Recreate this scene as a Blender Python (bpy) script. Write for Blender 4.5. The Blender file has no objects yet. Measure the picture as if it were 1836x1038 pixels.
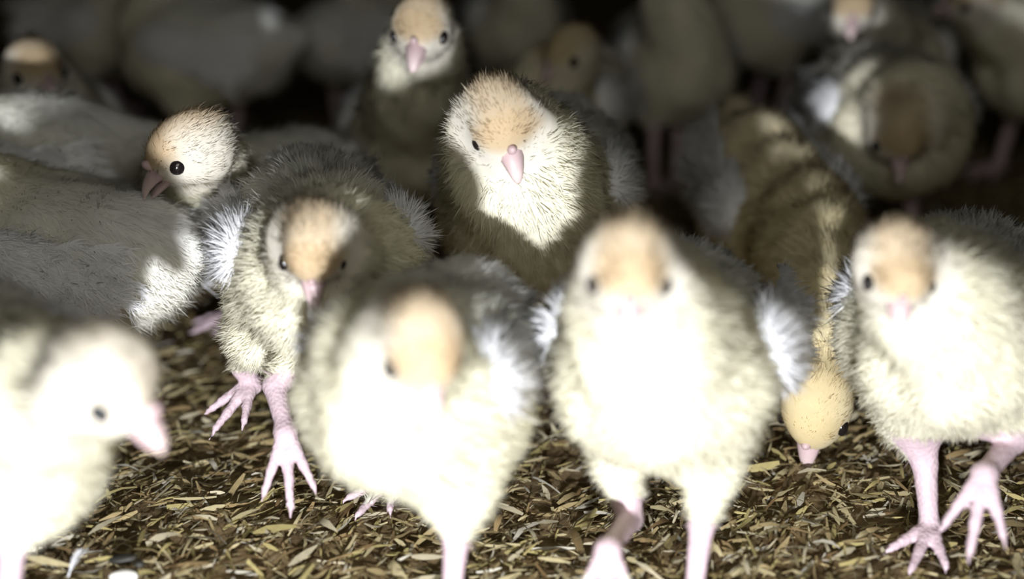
import bpy, math, random
import numpy as np
from mathutils import Vector

# ------------------------------------------------------------------ camera, world, lights, exposure
scn = bpy.context.scene
COL = scn.collection
W, H = 1836, 1038
FPX = 2400.0                       # focal length in pixels of the full frame
CAM_H = 0.40
PITCH = math.radians(23.0)
cam = bpy.data.cameras.new('camera')
cam.sensor_width = 36.0
cam.lens = FPX / W * 36.0
cam.clip_start = 0.01
cam.dof.use_dof = True
cam.dof.focus_distance = 0.74
cam.dof.aperture_fstop = 2.2
camo = bpy.data.objects.new('camera', cam)
COL.objects.link(camo)
camo.location = (0, 0, CAM_H)
camo.rotation_euler = (math.pi / 2 - PITCH, 0, 0)
scn.camera = camo

world = bpy.data.worlds.new('dark_barn_air')
scn.world = world
world.use_nodes = True
world.node_tree.nodes['Background'].inputs[0].default_value = (0.55, 0.62, 0.72, 1)
world.node_tree.nodes['Background'].inputs[1].default_value = 0.006

def light(name, kind, loc, target, energy, color, **kw):
    d = bpy.data.lights.new(name, kind)
    d.energy = energy
    d.color = color
    for k, v in kw.items():
        setattr(d, k, v)
    o = bpy.data.objects.new(name, d)
    COL.objects.link(o)
    o.location = loc
    v = Vector(target) - Vector(loc)
    o.rotation_euler = v.to_track_quat('-Z', 'Y').to_euler()
    return o

# hand torch held just under the camera
light('hand_torch', 'SPOT', (-0.03, -0.09, 0.181), (0.0, 0.75, 0.12), 51.0, (0.93, 0.95, 1.0),
      spot_size=math.radians(95), spot_blend=0.35, shadow_soft_size=0.012)
# dim broad lamp over and behind the camera
light('broad_lamp', 'AREA', (0.05, -0.12, 0.62), (0.0, 0.8, 0.08), 2.0, (1.0, 0.98, 0.88),
      shape='DISK', size=0.5)

scn.view_settings.view_transform = 'Standard'
scn.view_settings.look = 'None'
scn.view_settings.exposure = 0.0
scn.view_settings.gamma = 1.0
scn.view_settings.use_curve_mapping = False

rng = np.random.default_rng(7)
random.seed(7)

# ------------------------------------------------------------------ helpers
def P(px, py, d):
    """world point seen at pixel (px, py) standing at ground distance d in front of the camera"""
    dx, dy = (px - W / 2) / FPX, (py - H / 2) / FPX
    fy, fz = math.cos(PITCH) - dy * math.sin(PITCH), -math.sin(PITCH) - dy * math.cos(PITCH)
    t = d / fy
    return np.array([dx * t, d, CAM_H + fz * t])

def norm(v):
    v = np.asarray(v, float)
    return v / (np.linalg.norm(v, axis=-1, keepdims=True) + 1e-12)

def mesh_from(name, verts, quads=None, tris=None, cols=None, normals=None, qmat=None, tmat=None):
    quads = np.zeros((0, 4), np.int32) if quads is None else np.asarray(quads, np.int32)
    tris = np.zeros((0, 3), np.int32) if tris is None else np.asarray(tris, np.int32)
    m = bpy.data.meshes.new(name)
    nq, nt = len(quads), len(tris)
    m.vertices.add(len(verts))
    m.vertices.foreach_set('co', np.asarray(verts, np.float32).ravel())
    m.loops.add(nq * 4 + nt * 3)
    m.loops.foreach_set('vertex_index', np.concatenate([quads.ravel(), tris.ravel()]).astype(np.int32))
    m.polygons.add(nq + nt)
    st = np.concatenate([np.arange(nq) * 4, nq * 4 + np.arange(nt) * 3]).astype(np.int32)
    m.polygons.foreach_set('loop_start', st)
    mi = np.concatenate([np.zeros(nq) if qmat is None else qmat, np.zeros(nt) if tmat is None else tmat]).astype(np.int32)
    m.polygons.foreach_set('material_index', mi)
    m.polygons.foreach_set('use_smooth', np.ones(nq + nt, bool))
    m.update(calc_edges=True)
    m.validate()
    if cols is not None:
        a = m.color_attributes.new('tint', 'FLOAT_COLOR', 'POINT')
        c = np.ones((len(verts), 4), np.float32)
        c[:, :3] = cols
        a.data.foreach_set('color', c.ravel())
    if normals is not None:
        m.normals_split_custom_set_from_vertices([tuple(n) for n in np.asarray(normals, float)])
    return m

def link(name, mesh, mats, parent=None, loc=None):
    o = bpy.data.objects.new(name, mesh)
    for mt in mats:
        mesh.materials.append(mt)
    COL.objects.link(o)
    if parent is not None:
        o.parent = parent
    if loc is not None:
        o.location = loc
    return o

def tag(o, label=None, cat=None, group=None, kind=None):
    if label: o['label'] = label
    if cat: o['category'] = cat
    if group: o['group'] = group
    if kind: o['kind'] = kind
    return o

# ------------------------------------------------------------------ materials
def new_mat(name):
    m = bpy.data.materials.new(name)
    m.use_nodes = True
    nt = m.node_tree
    nt.nodes.clear()
    out = nt.nodes.new('ShaderNodeOutputMaterial')
    return m, nt, out

def mat_tinted(name, rough=0.9, transl=0.0, spec=0.1, vary=0.12, scale=300, bump=0.0, bscale=200):
    m, nt, out = new_mat(name)
    N, L = nt.nodes, nt.links
    at = N.new('ShaderNodeAttribute'); at.attribute_name = 'tint'
    tc = N.new('ShaderNodeTexCoord')
    nz = N.new('ShaderNodeTexNoise'); nz.inputs['Scale'].default_value = scale; nz.inputs['Detail'].default_value = 3
    L.new(tc.outputs['Object'], nz.inputs['Vector'])
    mr = N.new('ShaderNodeMapRange')
    mr.inputs['To Min'].default_value = 1 - vary; mr.inputs['To Max'].default_value = 1 + vary
    L.new(nz.outputs['Fac'], mr.inputs['Value'])
    vm = N.new('ShaderNodeVectorMath'); vm.operation = 'SCALE'
    L.new(at.outputs['Color'], vm.inputs[0]); L.new(mr.outputs[0], vm.inputs['Scale'])
    b = N.new('ShaderNodeBsdfPrincipled')
    b.inputs['Roughness'].default_value = rough
    b.inputs['Specular IOR Level'].default_value = spec
    L.new(vm.outputs[0], b.inputs['Base Color'])
    if bump:
        n2 = N.new('ShaderNodeTexVoronoi'); n2.inputs['Scale'].default_value = bscale
        L.new(tc.outputs['Object'], n2.inputs['Vector'])
        bp = N.new('ShaderNodeBump'); bp.inputs['Strength'].default_value = bump; bp.inputs['Distance'].default_value = 0.001
        L.new(n2.outputs['Distance'], bp.inputs['Height']); L.new(bp.outputs[0], b.inputs['Normal'])
    if transl:
        t = N.new('ShaderNodeBsdfTranslucent'); L.new(vm.outputs[0], t.inputs['Color'])
        mx = N.new('ShaderNodeMixShader'); mx.inputs[0].default_value = transl
        L.new(b.outputs[0], mx.inputs[1]); L.new(t.outputs[0], mx.inputs[2]); L.new(mx.outputs[0], out.inputs[0])
    else:
        L.new(b.outputs[0], out.inputs[0])
    return m

def mat_plain(name, c1, c2=None, rough=0.5, scale=80, spec=0.4, bump=0.0):
    m, nt, out = new_mat(name)
    N, L = nt.nodes, nt.links
    c2 = c2 or c1
    tc = N.new('ShaderNodeTexCoord')
    nz = N.new('ShaderNodeTexNoise'); nz.inputs['Scale'].default_value = scale; nz.inputs['Detail'].default_value = 5
    L.new(tc.outputs['Object'], nz.inputs['Vector'])
    r = N.new('ShaderNodeValToRGB')
    r.color_ramp.elements[0].position = 0.35; r.color_ramp.elements[0].color = (*c1, 1)
    r.color_ramp.elements[1].position = 0.65; r.color_ramp.elements[1].color = (*c2, 1)
    L.new(nz.outputs['Fac'], r.inputs[0])
    b = N.new('ShaderNodeBsdfPrincipled')
    b.inputs['Roughness'].default_value = rough
    b.inputs['Specular IOR Level'].default_value = spec
    L.new(r.outputs[0], b.inputs['Base Color'])
    if bump:
        bp = N.new('ShaderNodeBump'); bp.inputs['Strength'].default_value = bump; bp.inputs['Distance'].default_value = 0.003
        L.new(nz.outputs['Fac'], bp.inputs['Height']); L.new(bp.outputs[0], b.inputs['Normal'])
    L.new(b.outputs[0], out.inputs[0])
    return m

M_DOWN = mat_tinted('soft_down', rough=1.0, transl=0.30, spec=0.02, vary=0.10, scale=120)
M_SKIN = mat_tinted('leg_skin', rough=0.55, spec=0.3, vary=0.12, scale=200, bump=0.5, bscale=450)
M_FEATH = mat_tinted('wing_feather', rough=0.8, transl=0.22, spec=0.1, vary=0.06, scale=200)
M_BILL = mat_tinted('bill_horn', rough=0.45, spec=0.35, vary=0.08, scale=250)
M_EYE = mat_plain('eye_black', (0.006, 0.005, 0.006), (0.012, 0.009, 0.008), rough=0.12, spec=0.6)
M_SHAV = mat_tinted('wood_shaving', rough=0.85, transl=0.1, spec=0.1, vary=0.25, scale=250)
M_FLOOR = mat_plain('litter_ground', (0.09, 0.06, 0.03), (0.22, 0.16, 0.085), rough=0.95, scale=60, spec=0.05, bump=0.8)
M_DROP = mat_plain('dropping_dark', (0.012, 0.012, 0.010), (0.03, 0.028, 0.02), rough=0.6, scale=200)
M_DROPW = mat_plain('dropping_white', (0.75, 0.74, 0.66), (0.85, 0.84, 0.78), rough=0.7, scale=200)

# ------------------------------------------------------------------ signed distance modelling
class Field:
    def __init__(self, lo, hi, h):
        self.h = h
        self.lo = np.asarray(lo, float)
        self.n = np.ceil((np.asarray(hi) - self.lo) / h).astype(int) + 1
        self.F = np.full(self.n, 0.05, np.float32)
        self.ax = [self.lo[i] + np.arange(self.n[i]) * h for i in range(3)]

    def _sub(self, lo, hi):
        a = np.maximum(np.floor((lo - self.lo) / self.h).astype(int), 0)
        b = np.minimum(np.ceil((hi - self.lo) / self.h).astype(int) + 1, self.n)
        sl = tuple(slice(a[i], b[i]) for i in range(3))
        X = self.ax[0][sl[0]][:, None, None].astype(np.float32)
        Y = self.ax[1][sl[1]][None, :, None].astype(np.float32)
        Z = self.ax[2][sl[2]][None, None, :].astype(np.float32)
        return sl, X, Y, Z

    def _join(self, sl, d, k):
        f = self.F[sl]
        hh = np.clip(0.5 + 0.5 * (f - d) / k, 0, 1)
        self.F[sl] = f * (1 - hh) + d * hh - k * hh * (1 - hh)

    def ell(self, c, r, axes, k=0.012):
        """ellipsoid, axes = rows of unit vectors"""
        c = np.asarray(c, float); r = np.asarray(r, float)
        R = r.max() + k + 3 * self.h
        sl, X, Y, Z = self._sub(c - R, c + R)
        if min(X.size, Y.size, Z.size) == 0: return
        dx, dy, dz = X - c[0], Y - c[1], Z - c[2]
        k0 = 0; k1 = 0
        for i in range(3):
            q = dx * axes[i][0] + dy * axes[i][1] + dz * axes[i][2]
            k0 = k0 + (q / r[i]) ** 2
            k1 = k1 + (q / r[i] ** 2) ** 2
        k0 = np.sqrt(k0); k1 = np.sqrt(k1) + 1e-9
        self._join(sl, (k0 * (k0 - 1) / k1).astype(np.float32), k)

    def cone(self, a, b, ra, rb, k=0.006):
        a = np.asarray(a, float); b = np.asarray(b, float)
        R = max(ra, rb) + k + 3 * self.h
        sl, X, Y, Z = self._sub(np.minimum(a, b) - R, np.maximum(a, b) + R)
        if min(X.size, Y.size, Z.size) == 0: return
        ab = b - a
        L2 = float(ab @ ab) + 1e-12
        t = np.clip(((X - a[0]) * ab[0] + (Y - a[1]) * ab[1] + (Z - a[2]) * ab[2]) / L2, 0, 1)
        d = np.sqrt((X - a[0] - t * ab[0]) ** 2 + (Y - a[1] - t * ab[1]) ** 2 + (Z - a[2] - t * ab[2]) ** 2) - (ra + (rb - ra) * t)
        self._join(sl, d.astype(np.float32), k)

    def lumps(self, amp, freq, seed):
        r = np.random.default_rng(seed)
        X, Y, Z = np.meshgrid(*self.ax, indexing='ij', sparse=True)
        for _ in range(5):
            w = norm(r.normal(size=3)) * freq * r.uniform(0.6, 1.6)
            self.F += (amp * np.sin(X * w[0] + Y * w[1] + Z * w[2] + r.uniform(0, 6))).astype(np.float32)

    def mesh(self):
        F = self.F
        F[0], F[-1], F[:, 0], F[:, -1], F[:, :, 0], F[:, :, -1] = .01, .01, .01, .01, .01, .01
        s = F < 0
        c8 = [s[i:s.shape[0] - 1 + i, j:s.shape[1] - 1 + j, k:s.shape[2] - 1 + k] for i in (0, 1) for j in (0, 1) for k in (0, 1)]
        tot = sum(c.astype(np.int8) for c in c8)
        act = (tot > 0) & (tot < 8)
        I = np.argwhere(act)
        idx = np.full(act.shape, -1, np.int32)
        idx[act] = np.arange(len(I))
        acc = np.zeros((len(I), 3)); cnt = np.zeros(len(I))
        offs = [(i, j, k) for i in (0, 1) for j in (0, 1) for k in (0, 1)]
        V = {o: F[I[:, 0] + o[0], I[:, 1] + o[1], I[:, 2] + o[2]] for o in offs}
        for o in offs:
            for a in range(3):
                if o[a] == 0:
                    p = list(o); p[a] = 1; p = tuple(p)
                    va, vb = V[o], V[p]
                    cr = (va < 0) != (vb < 0)
                    t = np.where(cr, va / np.where(cr, va - vb, 1), 0)
                    q = np.array(o, float)[None, :].repeat(len(I), 0)
                    q[:, a] = t
                    acc[cr] += q[cr]; cnt[cr] += 1
        v = (I + acc / cnt[:, None]) * self.h + self.lo
        quads = []
        for a in range(3):
            b, c = (a + 1) % 3, (a + 2) % 3
            lo_ = [slice(None)] * 3; hi_ = [slice(None)] * 3
            lo_[a] = slice(0, -1); hi_[a] = slice(1, None)
            s0, s1 = s[tuple(lo_)], s[tuple(hi_)]
            E = np.argwhere(s0 != s1)
            E = E[(E[:, b] > 0) & (E[:, c] > 0) & (E[:, b] < s.shape[b] - 1) & (E[:, c] < s.shape[c] - 1)]
            ins = s0[E[:, 0], E[:, 1], E[:, 2]]
            def cell(db, dc):
                q = E.copy(); q[:, b] -= db; q[:, c] -= dc
                return idx[q[:, 0], q[:, 1], q[:, 2]]
            q = np.stack([cell(1, 1), cell(0, 1), cell(0, 0), cell(1, 0)], 1)
            q[~ins] = q[~ins][:, ::-1]
            quads.append(q)
        quads = np.concatenate(quads)
        fn = np.cross(v[quads[:, 2]] - v[quads[:, 0]], v[quads[:, 3]] - v[quads[:, 1]])
        vn = np.zeros_like(v)
        for i in range(4):
            np.add.at(vn, quads[:, i], fn)
        return v, quads, norm(vn), fn

def sstep(a, b, x):
    t = np.clip((x - a) / (b - a), 0, 1)
    return t * t * (3 - 2 * t)

# ------------------------------------------------------------------ down strands
def strands(v, quads, vn, fn, dens, n, flow, length, cols, r, width=0.0006, spread=0.32, rise=0.42):
    """thin curved blades growing out of the surface; flow, length, dens, cols are per vertex"""
    area = np.linalg.norm(fn, axis=1) * dens[quads].mean(1)
    if area.sum() <= 0: return None
    fi = r.choice(len(quads), n, p=area / area.sum())
    q = quads[fi]
    a, b = r.random((2, n, 1))
    w = [(1 - a) * (1 - b), a * (1 - b), a * b, (1 - a) * b]
    def mixv(A): return sum(w[i] * A[q[:, i]] for i in range(4))
    p = mixv(v); nn = norm(mixv(vn)); fl = mixv(flow); ln = mixv(length[:, None]); cc = mixv(cols)
    # clumps: neighbouring strands lean the same way
    key = np.floor(p / 0.0045).astype(int)
    hsh = (key[:, 0] * 73856093 ^ key[:, 1] * 19349663 ^ key[:, 2] * 83492791) % 4096
    lean = r.normal(size=(4096, 3))[hsh]
    clen = r.uniform(0.7, 1.25, (4096, 1))[hsh]
    fl = fl - nn * (fl * nn).sum(1, keepdims=True)
    d = norm(nn * rise + fl * 0.8 + lean * spread * 0.6 + r.normal(size=(n, 3)) * spread * 0.5)
    bad = (d * nn).sum(1) < 0.12
    d[bad] = norm(d[bad] + nn[bad] * 0.4)
    L = ln * clen * r.uniform(0.55, 1.3, (n, 1))
    d2 = norm(d + fl * 0.5 + r.normal(size=(n, 3)) * 0.15 - np.array([0, 0, 0.12]))
    side = norm(np.cross(d, nn) + r.normal(size=(n, 3)) * 0.05) * width * r.uniform(0.6, 1.3, (n, 1))
    base = p - nn * 0.0008
    m1 = base + d * L * 0.5
    tip = m1 + d2 * L * 0.5
    vv = np.stack([base - side, base + side, m1 + side * 0.7, m1 - side * 0.7, tip], 1).reshape(-1, 3)
    k = np.arange(n)[:, None] * 5
    qd = k + np.array([[0, 1, 2, 3]])
    tr = k + np.array([[3, 2, 4]])
    # face them outwards
    g = np.cross(vv[qd[:, 1]] - vv[qd[:, 0]], vv[qd[:, 2]] - vv[qd[:, 0]])
    fl_ = (g * nn).sum(1) < 0
    qd[fl_] = qd[fl_][:, ::-1]; tr[fl_] = tr[fl_][:, ::-1]
    nrm = norm(nn + d * 0.25 + r.normal(size=(n, 3)) * 0.12)
    return vv, qd, tr, np.repeat(nrm, 5, 0), np.repeat(cc * r.uniform(0.93, 1.07, (n, 1)), 5, 0)

C_CREAM = np.array([0.90, 0.87, 0.70])
C_WHITE = np.array([0.86, 0.86, 0.87])
C_BACK = np.array([0.84, 0.83, 0.76])
C_CROWN = np.array([0.64, 0.52, 0.36])
C_GOLD = np.array([0.56, 0.42, 0.25])
C_FACE = np.array([0.76, 0.72, 0.62])
C_LEG = np.array([0.52, 0.40, 0.43])
C_BILL = np.array([0.46, 0.335, 0.335])

# ------------------------------------------------------------------ wings
def wing_mesh(shoulder, tip, out, r, ln=0.034, nf=9, fuzz=1500, hh=0.0022, col=C_WHITE, flare=0.0):
    """folded downy wing: a flattened pad with rows of short soft feathers"""
    shoulder, tip, out = map(lambda q: np.asarray(q, float), (shoulder, tip, out))
    ax = norm(tip - shoulder)
    out = norm(out - ax * (out @ ax))
    dn = np.cross(ax, out)
    if dn[2] > 0: dn = -dn
    Lw = np.linalg.norm(tip - shoulder)
    c = (shoulder + tip) / 2
    lo = np.minimum(shoulder, tip) - 0.04; hi = np.maximum(shoulder, tip) + 0.04
    F = Field(lo, hi, hh)
    F.ell(c + dn * 0.003, (Lw * 0.55, 0.008, 0.021), (ax, out, dn), 0.004)
    F.ell(shoulder + ax * Lw * 0.2, (Lw * 0.28, 0.011, 0.018), (ax, out, dn), 0.010)
    v, q, vn, fn = F.mesh()
    cols = np.tile(col, (len(v), 1)) * 1.0
    V, Q, T, Nn, Cc = [v], [q], [], [vn], [cols]
    nv = len(v)
    rows = [(0.35, 0.60, 6, -0.8, 0.8), (0.62, 0.8, 7, -0.9, 0.9), (0.85, 1.0, nf, -1.0, 0.9)]
    for (t, lm, n, s0, s1) in rows:
        for i in range(n):
            s = s0 + (s1 - s0) * i / (n - 1)
            base = shoulder + ax * Lw * (t + 0.08 * (1 - abs(s))) + dn * 0.017 * s + out * (0.007 - 0.003 * abs(s))
            d = norm(ax + dn * (0.45 * s + 0.18) + out * r.uniform(-0.25 + flare, 0.02 + flare) + r.normal(size=3) * 0.12)
            L = ln * lm * r.uniform(0.75, 1.15)
            wdt = L * 0.15 * r.uniform(0.85, 1.2)
            side = norm(np.cross(d, out))
            up = np.cross(side, d)
            if up @ out < 0: up = -up
            K = 7
            ks = np.linspace(0, 1, K)
            prof = np.array([0.35, 0.75, 1.0, 1.05, 0.95, 0.62, 0.08])
            cen = base + d * L * ks[:, None] - out * (ks[:, None] ** 2) * L * 0.18
            rows_ = []
            for u, hgt in ((-1, -0.12), (-0.45, 0.08), (0, 0.16), (0.45, 0.08), (1, -0.12)):
                jag = r.uniform(0.88, 1.1, (K, 1))
                rows_.append(cen + side * u * wdt * prof[:, None] * jag + up * hgt * wdt * prof[:, None])
            vv = np.stack(rows_, 1).reshape(-1, 3)
            qq = np.array([[a * 5 + b, a * 5 + b + 1, a * 5 + 5 + b + 1, a * 5 + 5 + b] for a in range(K - 1) for b in range(4)])
            g = np.cross(vv[qq[:, 1]] - vv[qq[:, 0]], vv[qq[:, 2]] - vv[qq[:, 0]]).sum(0)
            if g @ out < 0: qq = qq[:, ::-1]
            V.append(vv); Q.append(qq + nv); nv += len(vv)
            Nn.append(np.tile(norm(up + out), (len(vv), 1)))
            Cc.append(np.tile(col * r.uniform(0.94, 1.05), (len(vv), 1)))
    if fuzz:
        v, q, vn, cols = np.concatenate(V), np.concatenate(Q), np.concatenate(Nn), np.concatenate(Cc)
        fn = np.cross(v[q[:, 2]] - v[q[:, 0]], v[q[:, 3]] - v[q[:, 1]])
        fl = np.tile(ax + dn * 0.2, (len(v), 1))
        S = strands(v, q, vn, fn, np.ones(len(v)), fuzz, fl, np.full(len(v), 0.0115), cols, r, width=0.0004, spread=0.5)
        V.append(S[0]); Q.append(S[1] + nv); T.append(S[2] + nv); Nn.append(S[3]); Cc.append(S[4])
    return (np.concatenate(V), np.concatenate(Q), np.concatenate(T) if T else None,
            np.concatenate(Nn), np.concatenate(Cc))

# ------------------------------------------------------------------ bill and eyes
def loft(rings):
    """rings: list of (n,3) arrays, closed around; caps at both ends"""
    n = len(rings[0])
    V = np.concatenate(rings + [rings[0].mean(0)[None], rings[-1].mean(0)[None]])
    Q = [[a * n + b, a * n + (b + 1) % n, (a + 1) * n + (b + 1) % n, (a + 1) * n + b] for a in range(len(rings) - 1) for b in range(n)]
    e0, e1 = len(rings) * n, len(rings) * n + 1
    T = [[e0, (b + 1) % n, b] for b in range(n)] + [[e1, (len(rings) - 1) * n + b, (len(rings) - 1) * n + (b + 1) % n] for b in range(n)]
    return V, np.array(Q), np.array(T)

def bill_mesh(A, B, Cx, hs, open_=0.0):
    """A forward, B up, Cx side; around the head centre"""
    V, Q, T, cols = [], [], [], []
    nv = 0
    def add(prof, flip):
        nonlocal nv
        rings = []
        for (x, z, w, hgt) in prof:
            ring = []
            for i in range(12):
                th = 2 * math.pi * i / 12
                cz = math.sin(th)
                cz = cz if (cz > 0) != flip else cz * 0.35
                ring.append(A * x * hs + B * (z + cz * hgt) * hs + Cx * math.cos(th) * w * hs)
            rings.append(np.array(ring))
        v, q, t = loft(rings)
        V.append(v); Q.append(q + nv); T.append(t + nv); nv += len(v)
    add([(0.013, -0.0035, 0.0075, 0.0065), (0.0185, -0.0035, 0.0068, 0.0062), (0.023, -0.0040, 0.0056, 0.0052),
         (0.0275, -0.0055, 0.0042, 0.0040), (0.031, -0.0078, 0.0028, 0.0028), (0.0328, -0.0098, 0.0012, 0.0014)], False)
    o = open_
    add([(0.012, -0.0062, 0.0066, 0.004), (0.018, -0.0072 - o * 0.3, 0.0056, 0.0036), (0.024, -0.0086 - o * 0.7, 0.0042, 0.0028),
         (0.0292, -0.0105 - o, 0.0020, 0.0014)], True)
    # snood bud on the bill root
    rings = []
    for i in range(6):
        ph = math.pi * (i + 0.5) / 6
        c = A * 0.0205 * hs + B * 0.0035 * hs
        up = norm(A * 0.5 + B)
        e1 = norm(np.cross(up, Cx)); 
        rr = 0.0026 * hs
        rings.append(np.array([c + up * math.cos(math.pi - ph) * rr * 1.5 + (e1 * math.cos(t) + Cx * math.sin(t)) * math.sin(ph) * rr
                               for t in np.linspace(0, 2 * math.pi, 10, endpoint=False)]))
    v, q, t = loft(rings)
    V.append(v); Q.append(q + nv); T.append(t + nv); nv += len(v)
    V = np.concatenate(V)
    a = V @ A / hs
    cols = C_BILL + (np.array([0.60, 0.48, 0.46]) - C_BILL) * sstep(0.024, 0.033, a)[:, None]
    # nostril slits
    cc = V @ Cx / hs
    cols = cols * (1 - 0.25 * ((a > 0.017) & (a < 0.0195) & (np.abs(cc) > 0.004))[:, None])
    return V, np.concatenate(Q), np.concatenate(T), cols

def eye_mesh(c, A, B, out, r):
    rings = []
    for i in range(8):
        ph = math.pi * (i + 0.5) / 8
        rings.append(np.array([c + out * math.cos(math.pi - ph) * r * 0.75 + (A * math.cos(t) * 1.1 + B * math.sin(t) * 0.9) * math.sin(ph) * r
                               for t in np.linspace(0, 2 * math.pi, 16, endpoint=False)]))
    return loft(rings)

# ------------------------------------------------------------------ the bird
def poult(label, x, y, az, head, look, s=1.0, hs=1.0, lift=0.0, tilt=0.0, legs=None, roll=0.0, res=0.0022, nstr=16000,
          wings=(1, 1), wing_out=0.0, fat=1.0, group=None, neckr=1.0, bill_open=0.0, seed=None, fine=True,
          pale=0.0, cream=0.0, neck_mid=None, length=1.0, wing_len=0.026, body_z=None):
    """x, y ground position under the trunk; az heading (0 = towards the camera, + = to the picture's right);
       head = world point of the head centre; look = direction the bill points"""
    r = np.random.default_rng(int(abs(x * 7919 + y * 104729) * 10) % 100000 if seed is None else seed)
    a = math.radians(az)
    f = np.array([math.sin(a), -math.cos(a), 0.0]); l = np.array([math.cos(a), math.sin(a), 0.0]); u = np.array([0, 0, 1.0])
    root_loc = np.array([x, y, 0.0])
    tl = math.radians(tilt)
    f2 = f * math.cos(tl) + u * math.sin(tl); u2 = -f * math.sin(tl) + u * math.cos(tl)
    bc = root_loc + u * (0.108 * s + lift)
    def L(p):                      # local body point -> world (tilted about the body centre)
        return bc + (f2 * p[0] + l * p[1] + u2 * p[2]) * s
    head = np.asarray(head, float)
    A = norm(look)
    upv = u if abs(A[2]) < 0.95 else -f
    Cx = norm(np.cross(upv, A)); B = np.cross(A, Cx)
    if roll:
        q = math.radians(roll)
        B, Cx = B * math.cos(q) + Cx * math.sin(q), Cx * math.cos(q) - B * math.sin(q)
    # legs
    if legs is None: legs = [None, None]
    LG = []
    for sd, lg in zip((1, -1), legs):
        lg = dict(lg or {})
        hip = L((0.005, sd * 0.026 * fat, -0.018))
        hock = lg.get('hock', root_loc + (f * -0.008 + l * sd * 0.028) * s + u * (0.058 * s + lift * 0.5))
        foot = lg.get('foot', root_loc + (f * 0.004 + l * sd * 0.03) * s + u * 0.008)
        LG.append((sd, hip, np.asarray(hock, float), np.asarray(foot, float), lg.get('toe_az', az + sd * 6), lg.get('toe_pitch', -4),
                   lg.get('tl', 1.0), lg.get('thigh', 1.0), lg.get('spread', 30)))
    pts = [head, L((0.08, 0, 0)), L((-0.10, 0, 0)), L((0, 0.06, 0)), L((0, -0.06, 0)), bc + u * 0.06] + [g[2] for g in LG] + [g[3] for g in LG]
    pts = np.array(pts)
    lo = pts.min(0) - 0.045; hi = pts.max(0) + 0.045
    lo[2] = max(lo[2], -0.012)
    F = Field(lo, hi, res)
    axb = (f2, l, u2)
    F.ell(L((0.0, 0, 0.0)), np.array((0.064 * length, 0.045 * fat, 0.044)) * s, axb, 0.02 * s)
    F.ell(L((0.030, 0, -0.004)), np.array((0.036, 0.043 * fat, 0.042)) * s, axb, 0.02 * s)
    F.ell(L((-0.045 * length, 0, 0.004)), np.array((0.034, 0.034 * fat, 0.032)) * s, axb, 0.02 * s)
    F.cone(L((-0.055 * length, 0, 0.008)), L((-0.092 * length, 0, 0.016)), 0.022 * s, 0.007 * s, 0.022)
    # neck
    n0 = L((0.042, 0, 0.018)); n3 = head - A * 0.006 * hs - B * 0.006 * hs
    if neck_mid is None:
        mid = (n0 + n3) / 2 + f * 0.004 * s
    else:
        mid = np.asarray(neck_mid, float)
    prev = n0
    for i in range(1, 7):
        t = i / 6
        p = n0 * (1 - t) ** 2 + mid * 2 * t * (1 - t) + n3 * t * t
        ra = (0.031 * s * (1 - (t - 1 / 6)) + 0.0150 * hs * (t - 1 / 6)) * neckr
        rb = (0.031 * s * (1 - t) + 0.0150 * hs * t) * neckr
        F.cone(prev, p, ra, rb, 0.010)
        prev = p
    # head
    Hd = lambda p: head + (A * p[0] + Cx * p[1] + B * p[2]) * hs
    axh = (A, Cx, B)
    F.ell(Hd((-0.002, 0, 0.001)), np.array((0.0215, 0.0172, 0.0178)) * hs, axh, 0.006)
    F.ell(Hd((0.010, 0, -0.003)), np.array((0.0105, 0.0112, 0.0112)) * hs, axh, 0.006)
    for sd in (1, -1):
        F.ell(Hd((0.001, sd * 0.0075, -0.006)), np.array((0.012, 0.009, 0.009)) * hs, axh, 0.005)
    F.lumps(0.0006 * s, 160, 3)
    # legs: fluffy drumsticks, bare shanks, toes
    for (sd, hip, hock, foot, taz, tp, tln, thg, spr) in LG:
        F.cone(hip, hip * 0.45 + hock * 0.55 + f * 0.004 * s, 0.027 * s * thg, 0.0175 * s * thg, 0.018)
        F.cone(hip * 0.45 + hock * 0.55 + f * 0.004 * s, hock, 0.0170 * s * thg, 0.0064 * s, 0.006)
        F.cone(hock, foot, 0.0062 * s, 0.0046 * s, 0.003)
        F.ell(foot, np.array((0.0068, 0.0068, 0.0056)) * s, np.eye(3), 0.003)
        for dz, ln_ in ((-spr, 0.026), (0, 0.033), (spr, 0.026), (180, 0.012)):
            ta = math.radians(taz); dd = math.radians(dz)
            pp = math.radians(tp if dz != 180 else -min(tp, -4) * 0.3)
            t0 = np.array([math.sin(ta) * math.cos(pp), -math.cos(ta) * math.cos(pp), math.sin(pp)])
            td = t0 * math.cos(dd) + np.array([math.cos(ta), math.sin(ta), 0]) * math.sin(dd)
            p = foot.copy()
            ln_ = ln_ * s * tln
            for j in range(3):
                bump = u * (0.0016 if j == 0 else -0.0012)
                p2 = p + td * ln_ / 3 + bump * s
                p2[2] = max(p2[2], 0.0045)
                F.cone(p, p2, (0.0040 - 0.0006 * j) * s, (0.0034 - 0.0006 * j) * s, 0.0015)
                p = p2
            p2 = p + td * 0.006 * s - u * 0.002 * s
            p2[2] = max(p2[2], 0.003)
            F.cone(p, p2, 0.0021 * s, 0.0009 * s, 0.001)
    v, quads, vn, fn = F.mesh()
    # colours of the bird by region of its body
    hl = (v - head) / hs
    ha, hc, hb = hl @ A, hl @ Cx, hl @ B
    dh = np.linalg.norm(hl - A * 0.0, axis=1)
    bl = (v - bc) / s
    bf, bs_, bu = bl @ f2, bl @ l, bl @ u2
    m_back = sstep(0.0, 0.035, bu) * sstep(0.05, -0.02, bf)
    col = C_CREAM * (1 - m_back[:, None]) + C_BACK * m_back[:, None]
    m_rear = sstep(-0.02, -0.06, bf)[:, None] * 0.5
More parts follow.
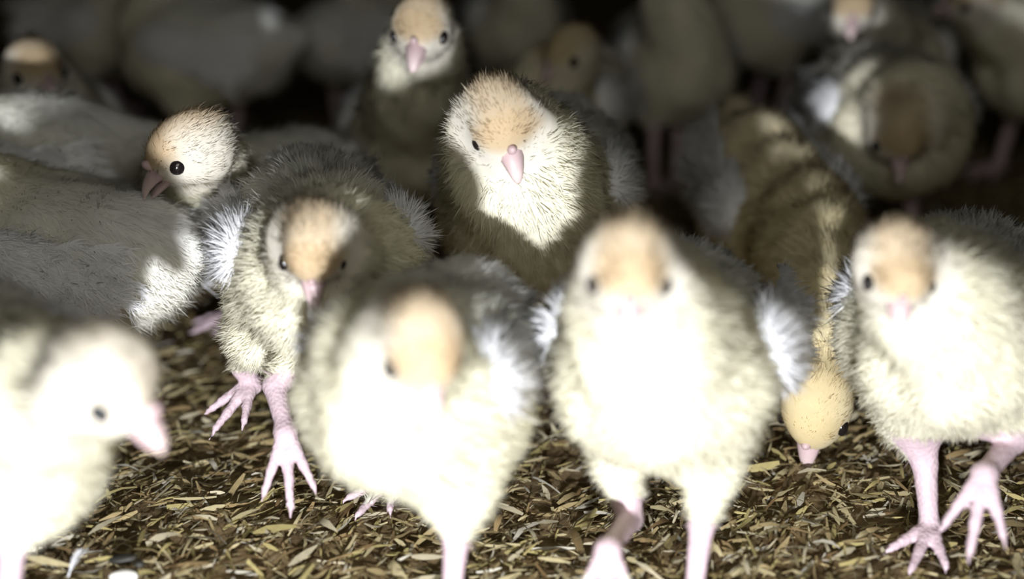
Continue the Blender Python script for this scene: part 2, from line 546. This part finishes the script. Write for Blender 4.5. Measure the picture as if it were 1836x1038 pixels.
    col = col * (1 - m_rear) + C_WHITE * m_rear
    m_head = sstep(0.034, 0.022, dh)[:, None]
    hcol = np.tile(C_FACE, (len(v), 1))
    m_crown = (sstep(-0.001, 0.009, hb) * sstep(0.020, 0.008, np.abs(hc)))[:, None]
    hcol = hcol * (1 - m_crown) + C_CROWN * m_crown
    m_gold = (sstep(-0.002, 0.006, hb) * sstep(0.002, 0.010, ha))[:, None] * 0.75
    hcol = hcol * (1 - m_gold) + C_GOLD * m_gold
    hcol = hcol * (1 - pale) + C_FACE * pale
    col = col * (1 - m_head) + hcol * m_head
    if cream:
        col = col * (1 - cream) + np.array([0.74, 0.62, 0.34]) * cream
    # skin of the shanks
    m_skin = np.zeros(len(v))
    for (sd, hip, hock, foot, *_r) in LG:
        ax = norm(hock - foot); ll = np.linalg.norm(hock - foot)
        w = v - foot
        t = w @ ax
        rad = np.linalg.norm(w - t[:, None] * ax, axis=1)
        near = np.linalg.norm(v - foot, axis=1) < 0.055 * s
        m1 = (t < ll + 0.002 * s) & (rad < 0.014 * s) & (t > -0.01)
        m2 = near & (v[:, 2] < 0.5 * foot[2] + 0.5 * hock[2]) & ((v - foot) @ u < 0.012)
        m_skin = np.maximum(m_skin, (m1 | m2).astype(float))
    col = col * (1 - m_skin[:, None]) + C_LEG * m_skin[:, None]
    # down
    dens = (1 - m_skin) * (1.0 + 0.8 * m_head[:, 0])
    billzone = (ha > 0.016) & (dh < 0.03)
    dens[billzone] *= 0.15
    eyezone = (np.abs(ha - 0.008) < 0.006) & (np.abs(hb + 0.001) < 0.006) & (dh < 0.03)
    dens[eyezone] = 0
    flow = norm(-f * 0.9 - u * 0.55 + (bs_[:, None] * l) * 6)
    flow = flow * (1 - m_head) + (-A * 1.0 - B * 0.15) * m_head
    ln = 0.0085 * s * (1 - m_head[:, 0]) + 0.0038 * hs * m_head[:, 0]
    ln = np.where((ha < -0.006) & (hb > 0) & (dh < 0.03), 0.0058 * hs, ln)
    ln = np.where(v[:, 2] < 0.075 * s, ln * 0.75, ln)
    S = strands(v, quads, vn, fn, dens, nstr, flow, ln, col, r, width=0.00034 if res < 0.0026 else 0.0007)
    V = np.concatenate([v, S[0]]) - root_loc
    Q = np.concatenate([quads, S[1] + len(v)])
    T = S[2] + len(v)
    qm = np.zeros(len(Q)); qm[:len(quads)] = (m_skin[quads].mean(1) > 0.5)
    me = mesh_from('body', V, Q, T, np.concatenate([col, S[4]]), np.concatenate([vn, S[3]]), qmat=qm)
    root = bpy.data.objects.new('turkey_poult', None)
    root.empty_display_size = 0.03
    COL.objects.link(root)
    root.location = root_loc
    tag(root, label, 'turkey chick', group or 'turkey poults crowding on the litter floor')
    link('body', me, [M_DOWN, M_SKIN], root)
    # bill
    bv, bq, bt, bcol = bill_mesh(A, B, Cx, hs, bill_open)
    bm = mesh_from('bill', bv + head - root_loc, bq, bt, bcol)
    link('bill', bm, [M_BILL], root)
    for sd in (1, -1):
        out = norm(Cx * sd + A * 0.25)
        ec = Hd((0.0085, sd * 0.0142, -0.0008)) - root_loc
        ev, eq, et = eye_mesh(ec, A, B, out, 0.0046 * hs)
        link('eye', mesh_from('eye', ev, eq, et), [M_EYE], root)
    for i, sd in enumerate((1, -1)):
        if not wings[i]: continue
        wo = wing_out if np.isscalar(wing_out) else wing_out[i]
        sh = L((0.020, sd * 0.044 * fat, 0.012)); tp_ = L((-0.055 * length, sd * (0.036 + wo) * fat, 0.004))
        wv, wq, wt, wn, wc = wing_mesh(sh, tp_, l * sd + u * 0.35, r, flare=0.05 + max(0.0, wo) * 12, ln=wing_len * s, fuzz=9000 if fine else 500, hh=res)
        wm = mesh_from('wing', wv - root_loc, wq, wt, wc, wn)
        link('wing', wm, [M_FEATH], root)
    return root

# ------------------------------------------------------------------ floor
def build_floor():
    xs = np.linspace(-1.6, 1.6, 240); ys = np.linspace(0.05, 4.6, 300)
    X, Y = np.meshgrid(xs, ys, indexing='ij')
    r = np.random.default_rng(5)
    Z = np.zeros_like(X)
    for _ in range(26):
        w = r.normal(size=2) * r.uniform(8, 60)
        Z += np.sin(X * w[0] + Y * w[1] + r.uniform(0, 6)) * 0.03 / (np.linalg.norm(w) + 12)
    Z -= 0.002
    v = np.stack([X, Y, Z], -1).reshape(-1, 3)
    n0, n1 = X.shape
    i, j = np.meshgrid(np.arange(n0 - 1), np.arange(n1 - 1), indexing='ij')
    b = (i * n1 + j).ravel()
    q = np.stack([b, b + n1, b + n1 + 1, b + 1], 1)
    o = link('floor', mesh_from('floor', v, q), [M_FLOOR])
    o['kind'] = 'structure'
    return Z, xs, ys

def build_shavings(Zg, xs, ys):
    r = np.random.default_rng(11)
    def batch(n, y0, y1, lmin, lmax):
        y = y0 + (y1 - y0) * r.random(n) ** 1.2
        x = (r.random(n) * 2 - 1) * (0.42 * y + 0.22)
        return x, y, r.uniform(lmin, lmax, n)
    B = [batch(16000, 0.38, 1.2, 0.003, 0.008), batch(22000, 0.38, 1.2, 0.007, 0.018), batch(8000, 1.1, 3.0, 0.010, 0.022), batch(5000, 0.38, 0.95, 0.012, 0.024)]
    x = np.concatenate([b[0] for b in B]); y = np.concatenate([b[1] for b in B]); L = np.concatenate([b[2] for b in B])
    n = len(x)
    zi = Zg[np.clip(np.searchsorted(xs, x), 0, len(xs) - 1), np.clip(np.searchsorted(ys, y), 0, len(ys) - 1)]
    z = zi + r.random(n) * 0.007
    th = np.where(r.random(n) < 0.6, r.normal(0.6, 0.55, n), r.random(n) * 6.28)
    el = r.normal(0, 0.15, n)
    d = np.stack([np.cos(th) * np.cos(el), np.sin(th) * np.cos(el), np.sin(el)], 1)
    rollv = r.normal(0, 0.5, n)[:, None]
    side = norm(np.cross(d, [0, 0, 1.0])); up = np.cross(side, d)
    sd = side * np.cos(rollv) + up * np.sin(rollv); up = np.cross(sd, d)
    w = (L ** 0.8 * 0.42 * r.uniform(0.07, 0.24, n))[:, None]
    curl = (L * r.normal(0, 0.10, n))[:, None]
    c = np.stack([x, y, z], 1)
    K = [-0.5, -0.17, 0.17, 0.5]
    pw = [0.55, 1.0, 0.9, 0.35]
    vs = []
    for k, p in zip(K, pw):
        cen = c + d * L[:, None] * k + up * curl * (1 - 4 * k * k)
        jw = w * p * r.uniform(0.45, 1.35, (n, 1))
        vs += [cen - sd * jw * 0.5, cen + sd * jw * 0.5]
    v = np.stack(vs, 1).reshape(-1, 3)
    k = np.arange(n)[:, None] * 8
    q = np.concatenate([k + np.array([[0, 1, 3, 2]]), k + np.array([[2, 3, 5, 4]]), k + np.array([[4, 5, 7, 6]])])
    pal = np.array([[0.46, 0.39, 0.22], [0.36, 0.28, 0.14], [0.50, 0.44, 0.30], [0.27, 0.19, 0.09], [0.42, 0.35, 0.15], [0.56, 0.52, 0.42], [0.17, 0.11, 0.05]])
    pr = [0.24, 0.22, 0.16, 0.13, 0.15, 0.05, 0.05]
    ci = pal[r.choice(len(pal), n, p=pr)] * 0.8 * r.uniform(0.85, 1.15, (n, 1))
    o = link('wood_shavings', mesh_from('wood_shavings', v, q, None, np.repeat(ci, 8, 0)), [M_SHAV])
    tag(o, 'tan wood shavings and chopped straw strewn over the barn floor', 'litter', kind='stuff')

Zg, xs_, ys_ = build_floor()
build_shavings(Zg, xs_, ys_)

def look(az, pitch):
    a, p = math.radians(az), math.radians(pitch)
    return np.array([math.sin(a) * math.cos(p), -math.cos(a) * math.cos(p), math.sin(p)])

def gx(px, d, z=0.1):
    """world x of picture column px at ground distance d and height z"""
    depth = d * math.cos(PITCH) + (CAM_H - z) * math.sin(PITCH)
    return (px - W / 2) / FPX * depth

FINE = dict(res=0.0021, nstr=42000)
MIDQ = dict(res=0.0024, nstr=26000)
BACK = dict(res=0.0030, nstr=6000, fine=False)

# ------------------------------------------------------------------ front row
poult('foremost cream poult left of centre, head bowed towards its breast, one leg stepping forward',
      gx(760, .58), .58, -22, P(752, 612, .50), look(22, -46), s=1.0, hs=1.0, tilt=3, fat=1.0, lift=0.003, wing_out=-.007,
      legs=[dict(hock=P(818, 965, .535), foot=P(808, 1120, .53) * [1, 1, 0] + [0, 0, .008], thigh=1.05),
            dict(hock=P(700, 860, .65), foot=P(705, 905, .65) * [1, 1, 0] + [0, 0, .008])], **FINE)
poult('big white-breasted poult right of centre facing the camera squarely, chest puffed, striding',
      gx(1195, .60), .60, -14, P(1128, 480, .515), look(-3, -25), s=1.0, hs=1.0, tilt=4, fat=1.13, lift=0.006, neckr=1.22,
      legs=[dict(hock=P(1258, 940, .555), foot=P(1240, 1110, .54) * [1, 1, 0] + [0, 0, .008], thigh=.8),
            dict(hock=P(1130, 930, .575), foot=P(1090, 985, .52), toe_pitch=-50, toe_az=-5, thigh=.75)], wing_out=(.012, 0), **FINE)
poult('white poult at the right edge facing the camera with one foot lifted and toes spread',
      gx(1712, .64), .64, -24, P(1610, 480, .56), look(-6, -32), s=1.04, hs=.93, tilt=3, fat=1.06, neckr=1.15,
      legs=[dict(hock=P(1815, 790, .60), foot=P(1765, 850, .565), toe_pitch=-42, toe_az=-24, spread=26, tl=1.1),
            dict(hock=P(1658, 830, .615), foot=P(1660, 1000, .6) * [1, 1, 0] + [0, 0, .008])], wing_out=(.014, 0), **FINE)
poult('white poult left of the foremost bird, face bowed to the camera, one foot raised',
      gx(580, .70), .70, 14, P(560, 438, .62), look(4, -54), s=1.0, hs=.96, tilt=-4, fat=1.06, lift=.020,
      legs=[dict(hock=P(492, 690, .645), foot=P(512, 775, .62), toe_pitch=-58, toe_az=10, spread=24, tl=1.15),
            dict(hock=P(436, 660, .69), foot=P(452, 690, .69), toe_pitch=-25, toe_az=-35)], wing_out=(0, .010), **FINE)
poult('poult cut by the lower left corner, leaning right with its head lowered sideways',
      gx(-25, .545), .545, 42, P(195, 682, .47), look(66, -34), s=1.02, hs=1.04, tilt=-6, lift=0.006, pale=.75,
      legs=[dict(thigh=1.15, hock=P(22, 975, .50), foot=P(-15, 1060, .50) * [1, 1, 0] + [0, 0, .008]),
            dict(hock=P(-60, 900, .56), foot=P(-90, 1000, .56) * [1, 1, 0] + [0, 0, .008])], **FINE)

# ------------------------------------------------------------------ second row
poult('poult in left profile behind the left birds, round dark eye, bill pointing left',
      gx(452, .86), .86, -42, P(334, 264, .73), look(-66, -30), s=.95, hs=1.12, neckr=1.1, **MIDQ)
poult('shaded poult facing left in front of the profile bird, only its flank and rump seen',
      gx(122, .74), .74, -112, P(-120, 330, .72), look(-110, 0), s=1.06, fat=1.05, lift=-.006, legs=[dict(foot=P(60, 640, .76) * [1, 1, 0] + [0, 0, .008], hock=P(80, 560, .76)), dict(foot=P(150, 620, .78) * [1, 1, 0] + [0, 0, .008], hock=P(150, 560, .78))], hs=1.0, **MIDQ)
poult('poult at centre with its lit head cocked to one side above a shaded breast',
      gx(965, .79), .79, -12, P(897, 215, .70), look(22, -40), s=1.12, hs=1.06, roll=-14, neckr=1.3, lift=.012, **MIDQ)
poult('tall poult stretching its neck straight up at the top of the picture centre',
      gx(752, 1.0), 1.0, 0, P(757, 48, .86), look(-10, -22), s=1.05, hs=1.08, neckr=1.15, **MIDQ)
poult('tan-headed poult pecking straight down between the two birds on the right',
      gx(1390, .87), .87, 16, P(1462, 722, .68), look(-25, -64), s=.95, hs=1.17, neckr=1.25, cream=.7, tilt=-24, lift=-.008,
      neck_mid=P(1468, 545, .73), **MIDQ)
poult('large shaded poult behind the right edge bird, crown brown, facing the camera',
      gx(1580, 1.0), 1.0, 6, P(1610, 235, .92), look(2, -50), s=1.12, hs=1.1, cream=.1, **MIDQ)
poult('poult with bright ruffled feathers cut by the left edge, behind the shaded bird facing left',
      gx(5, .845), .845, -80, P(-150, 120, .845), look(-80, 0), s=1.10, lift=.010, wing_out=.008, wing_len=.018, **MIDQ)

# ------------------------------------------------------------------ birds in the dark behind
poult('dim poult with a rim-lit crown looking right at the upper left', gx(90, 1.02), 1.02, 25, P(62, 122, .96), look(40, -15), s=1.0, hs=1.15, **BACK)
poult('dark grey poult standing on two lit pink legs right of the upper centre', gx(1205, 1.22), 1.22, 10, P(1190, -60, 1.16), look(5, -10), s=1.05,
      legs=[dict(hock=P(1217, 215, 1.19), foot=P(1212, 320, 1.19) * [1, 1, 0] + [0, 0, .008]),
            dict(hock=P(1172, 225, 1.18), foot=P(1172, 325, 1.18) * [1, 1, 0] + [0, 0, .008])], **BACK)
poult('poult with a lit white throat and breast stripe under the top edge at the right', gx(1590, 1.22), 1.22, -20, P(1528, 10, 1.08), look(-12, -20), s=1.1, hs=1.05, **BACK)
poult('broad dim poult filling the upper right corner', gx(1880, 1.20), 1.20, -50, P(1740, 10, 1.14), look(-90, 5), s=1.15, **BACK)
poult('shaded poult under the top edge left of centre with a lit cream tail', gx(370, 1.22), 1.22, -115, P(290, -40, 1.24), look(-110, 0), s=1.15, **BACK)
poult('dim poult between the tall bird and the profile bird, seen from behind', gx(640, 1.34), 1.34, 150, P(640, -30, 1.32), look(140, -5), s=1.0, **BACK)
poult('dim brown-headed poult behind the centre bird, looking left', gx(1010, 1.08), 1.08, -30, P(1020, 95, 1.02), look(-50, -20), s=1.0, cream=.3, **BACK)
poult('dim poult standing sideways in the dark behind the striding bird', gx(1390, 1.42), 1.42, -75, P(1290, 0, 1.42), look(-80, -10), s=1.0, **BACK)
poult('dim poult at the top edge above the profile bird, side on', gx(170, 1.40), 1.40, 80, P(260, -20, 1.40), look(85, -10), s=1.0, **BACK)
poult('dark poult under the top edge just right of centre', gx(920, 1.42), 1.42, 20, P(935, -60, 1.36), look(15, 0), s=1.0, **BACK)
poult('dark poult at the far right under the top edge', gx(1760, 1.5), 1.5, -10, P(1740, 0, 1.44), look(-10, -20), s=1.0, **BACK)

# ------------------------------------------------------------------ small things lying on the litter
def blob(name, label, cat, c, axes_r, az, mats, seed, parts=None):
    r = np.random.default_rng(seed)
    c = np.asarray(c, float)
    F = Field(c - 0.02, c + 0.02, 0.0007)
    a = math.radians(az); e = np.array([[math.cos(a), math.sin(a), 0], [-math.sin(a), math.cos(a), 0], [0, 0, 1.0]])
    F.ell(c, axes_r, e, 0.002)
    for _ in range(5):
        p = c + (e[0] * r.uniform(-.8, .8) * axes_r[0] + e[1] * r.uniform(-.5, .5) * axes_r[1]) + np.array([0, 0, axes_r[2] * .3])
        F.ell(p, np.array(axes_r) * r.uniform(.35, .55), e, 0.0015)
    v, q, vn, fn = F.mesh()
    o = link(name, mesh_from(name, v - c, q), mats, loc=c)
    return tag(o, label, cat)

def on_ground(px, py, z=0.006):
    lo, hi = .3, 4.0
    for _ in range(50):
        m = (lo + hi) / 2
        if P(px, py, m)[2] > z: lo = m
        else: hi = m
    # the ray falls as it goes on, so the height shrinks with distance
    return P(px, py, lo)
blob('dropping', 'dark crescent-shaped dropping on the litter near the bottom edge', 'dropping', on_ground(221, 1003, .009), (.0062, .0030, .0022), 15, [M_DROP], 1)
blob('dropping', 'tiny dark round dropping crumb right of the crescent-shaped one', 'dropping', on_ground(251, 1012, .009), (.0024, .0022, .0018), 0, [M_DROP], 2)
blob('dropping', 'white chalky dropping lump at the bottom edge below the dark crescent', 'dropping', on_ground(224, 1034, .009), (.0064, .0040, .0034), 5, [M_DROPW], 3)

def small_feather(label, p0, p1, w, seed, barbs=46):
    r = np.random.default_rng(seed)
    p0 = np.asarray(p0); p1 = np.asarray(p1)
    d = norm(p1 - p0); Lf = np.linalg.norm(p1 - p0)
    sd = norm(np.cross(d, [0, 0, 1.0])); up = np.cross(sd, d)
    V, Q, T = [], [], []; nv = 0
    rings = []
    for t in np.linspace(0, 1, 8):
        c = p0 + d * Lf * t + up * 0.003 * math.sin(t * 3.1)
        rr = 0.0005 * (1 - .8 * t)
        rings.append(np.array([c + (sd * math.cos(q) + up * math.sin(q)) * rr for q in np.linspace(0, 2 * math.pi, 6, endpoint=False)]))
    v, q, t_ = loft(rings); V.append(v); Q.append(q); T.append(t_); nv = len(v)
    for i in range(barbs):
        for s_ in (1, -1):
            t = .15 + .83 * i / barbs
            c = p0 + d * Lf * t + up * 0.003 * math.sin(t * 3.1)
            ww = w * math.sin(math.pi * min(1, (t - .1) / .95)) ** .6 * r.uniform(.7, 1.1)
            bd = norm(sd * s_ + d * .8 + up * r.uniform(-.1, .35))
            e = c + bd * ww
            m = (c + e) / 2 + up * .0004
            hw = d * .00028
            V.append(np.array([c - hw, c + hw, m + hw, m - hw, e])); Q.append(np.array([[0, 1, 2, 3]]) + nv); T.append(np.array([[3, 2, 4]]) + nv); nv += 5
    V = np.concatenate(V)
    c0 = (p0 + p1) / 2
    o = link('feather', mesh_from('feather', V - c0, np.concatenate(Q), np.concatenate(T), np.tile(C_WHITE, (len(V), 1))), [M_FEATH], loc=c0)
    return tag(o, label, 'feather')
small_feather('small white downy feather lying on the litter by the lower left bird', on_ground(122, 1034, .010), on_ground(154, 986, .014), .004, 4)
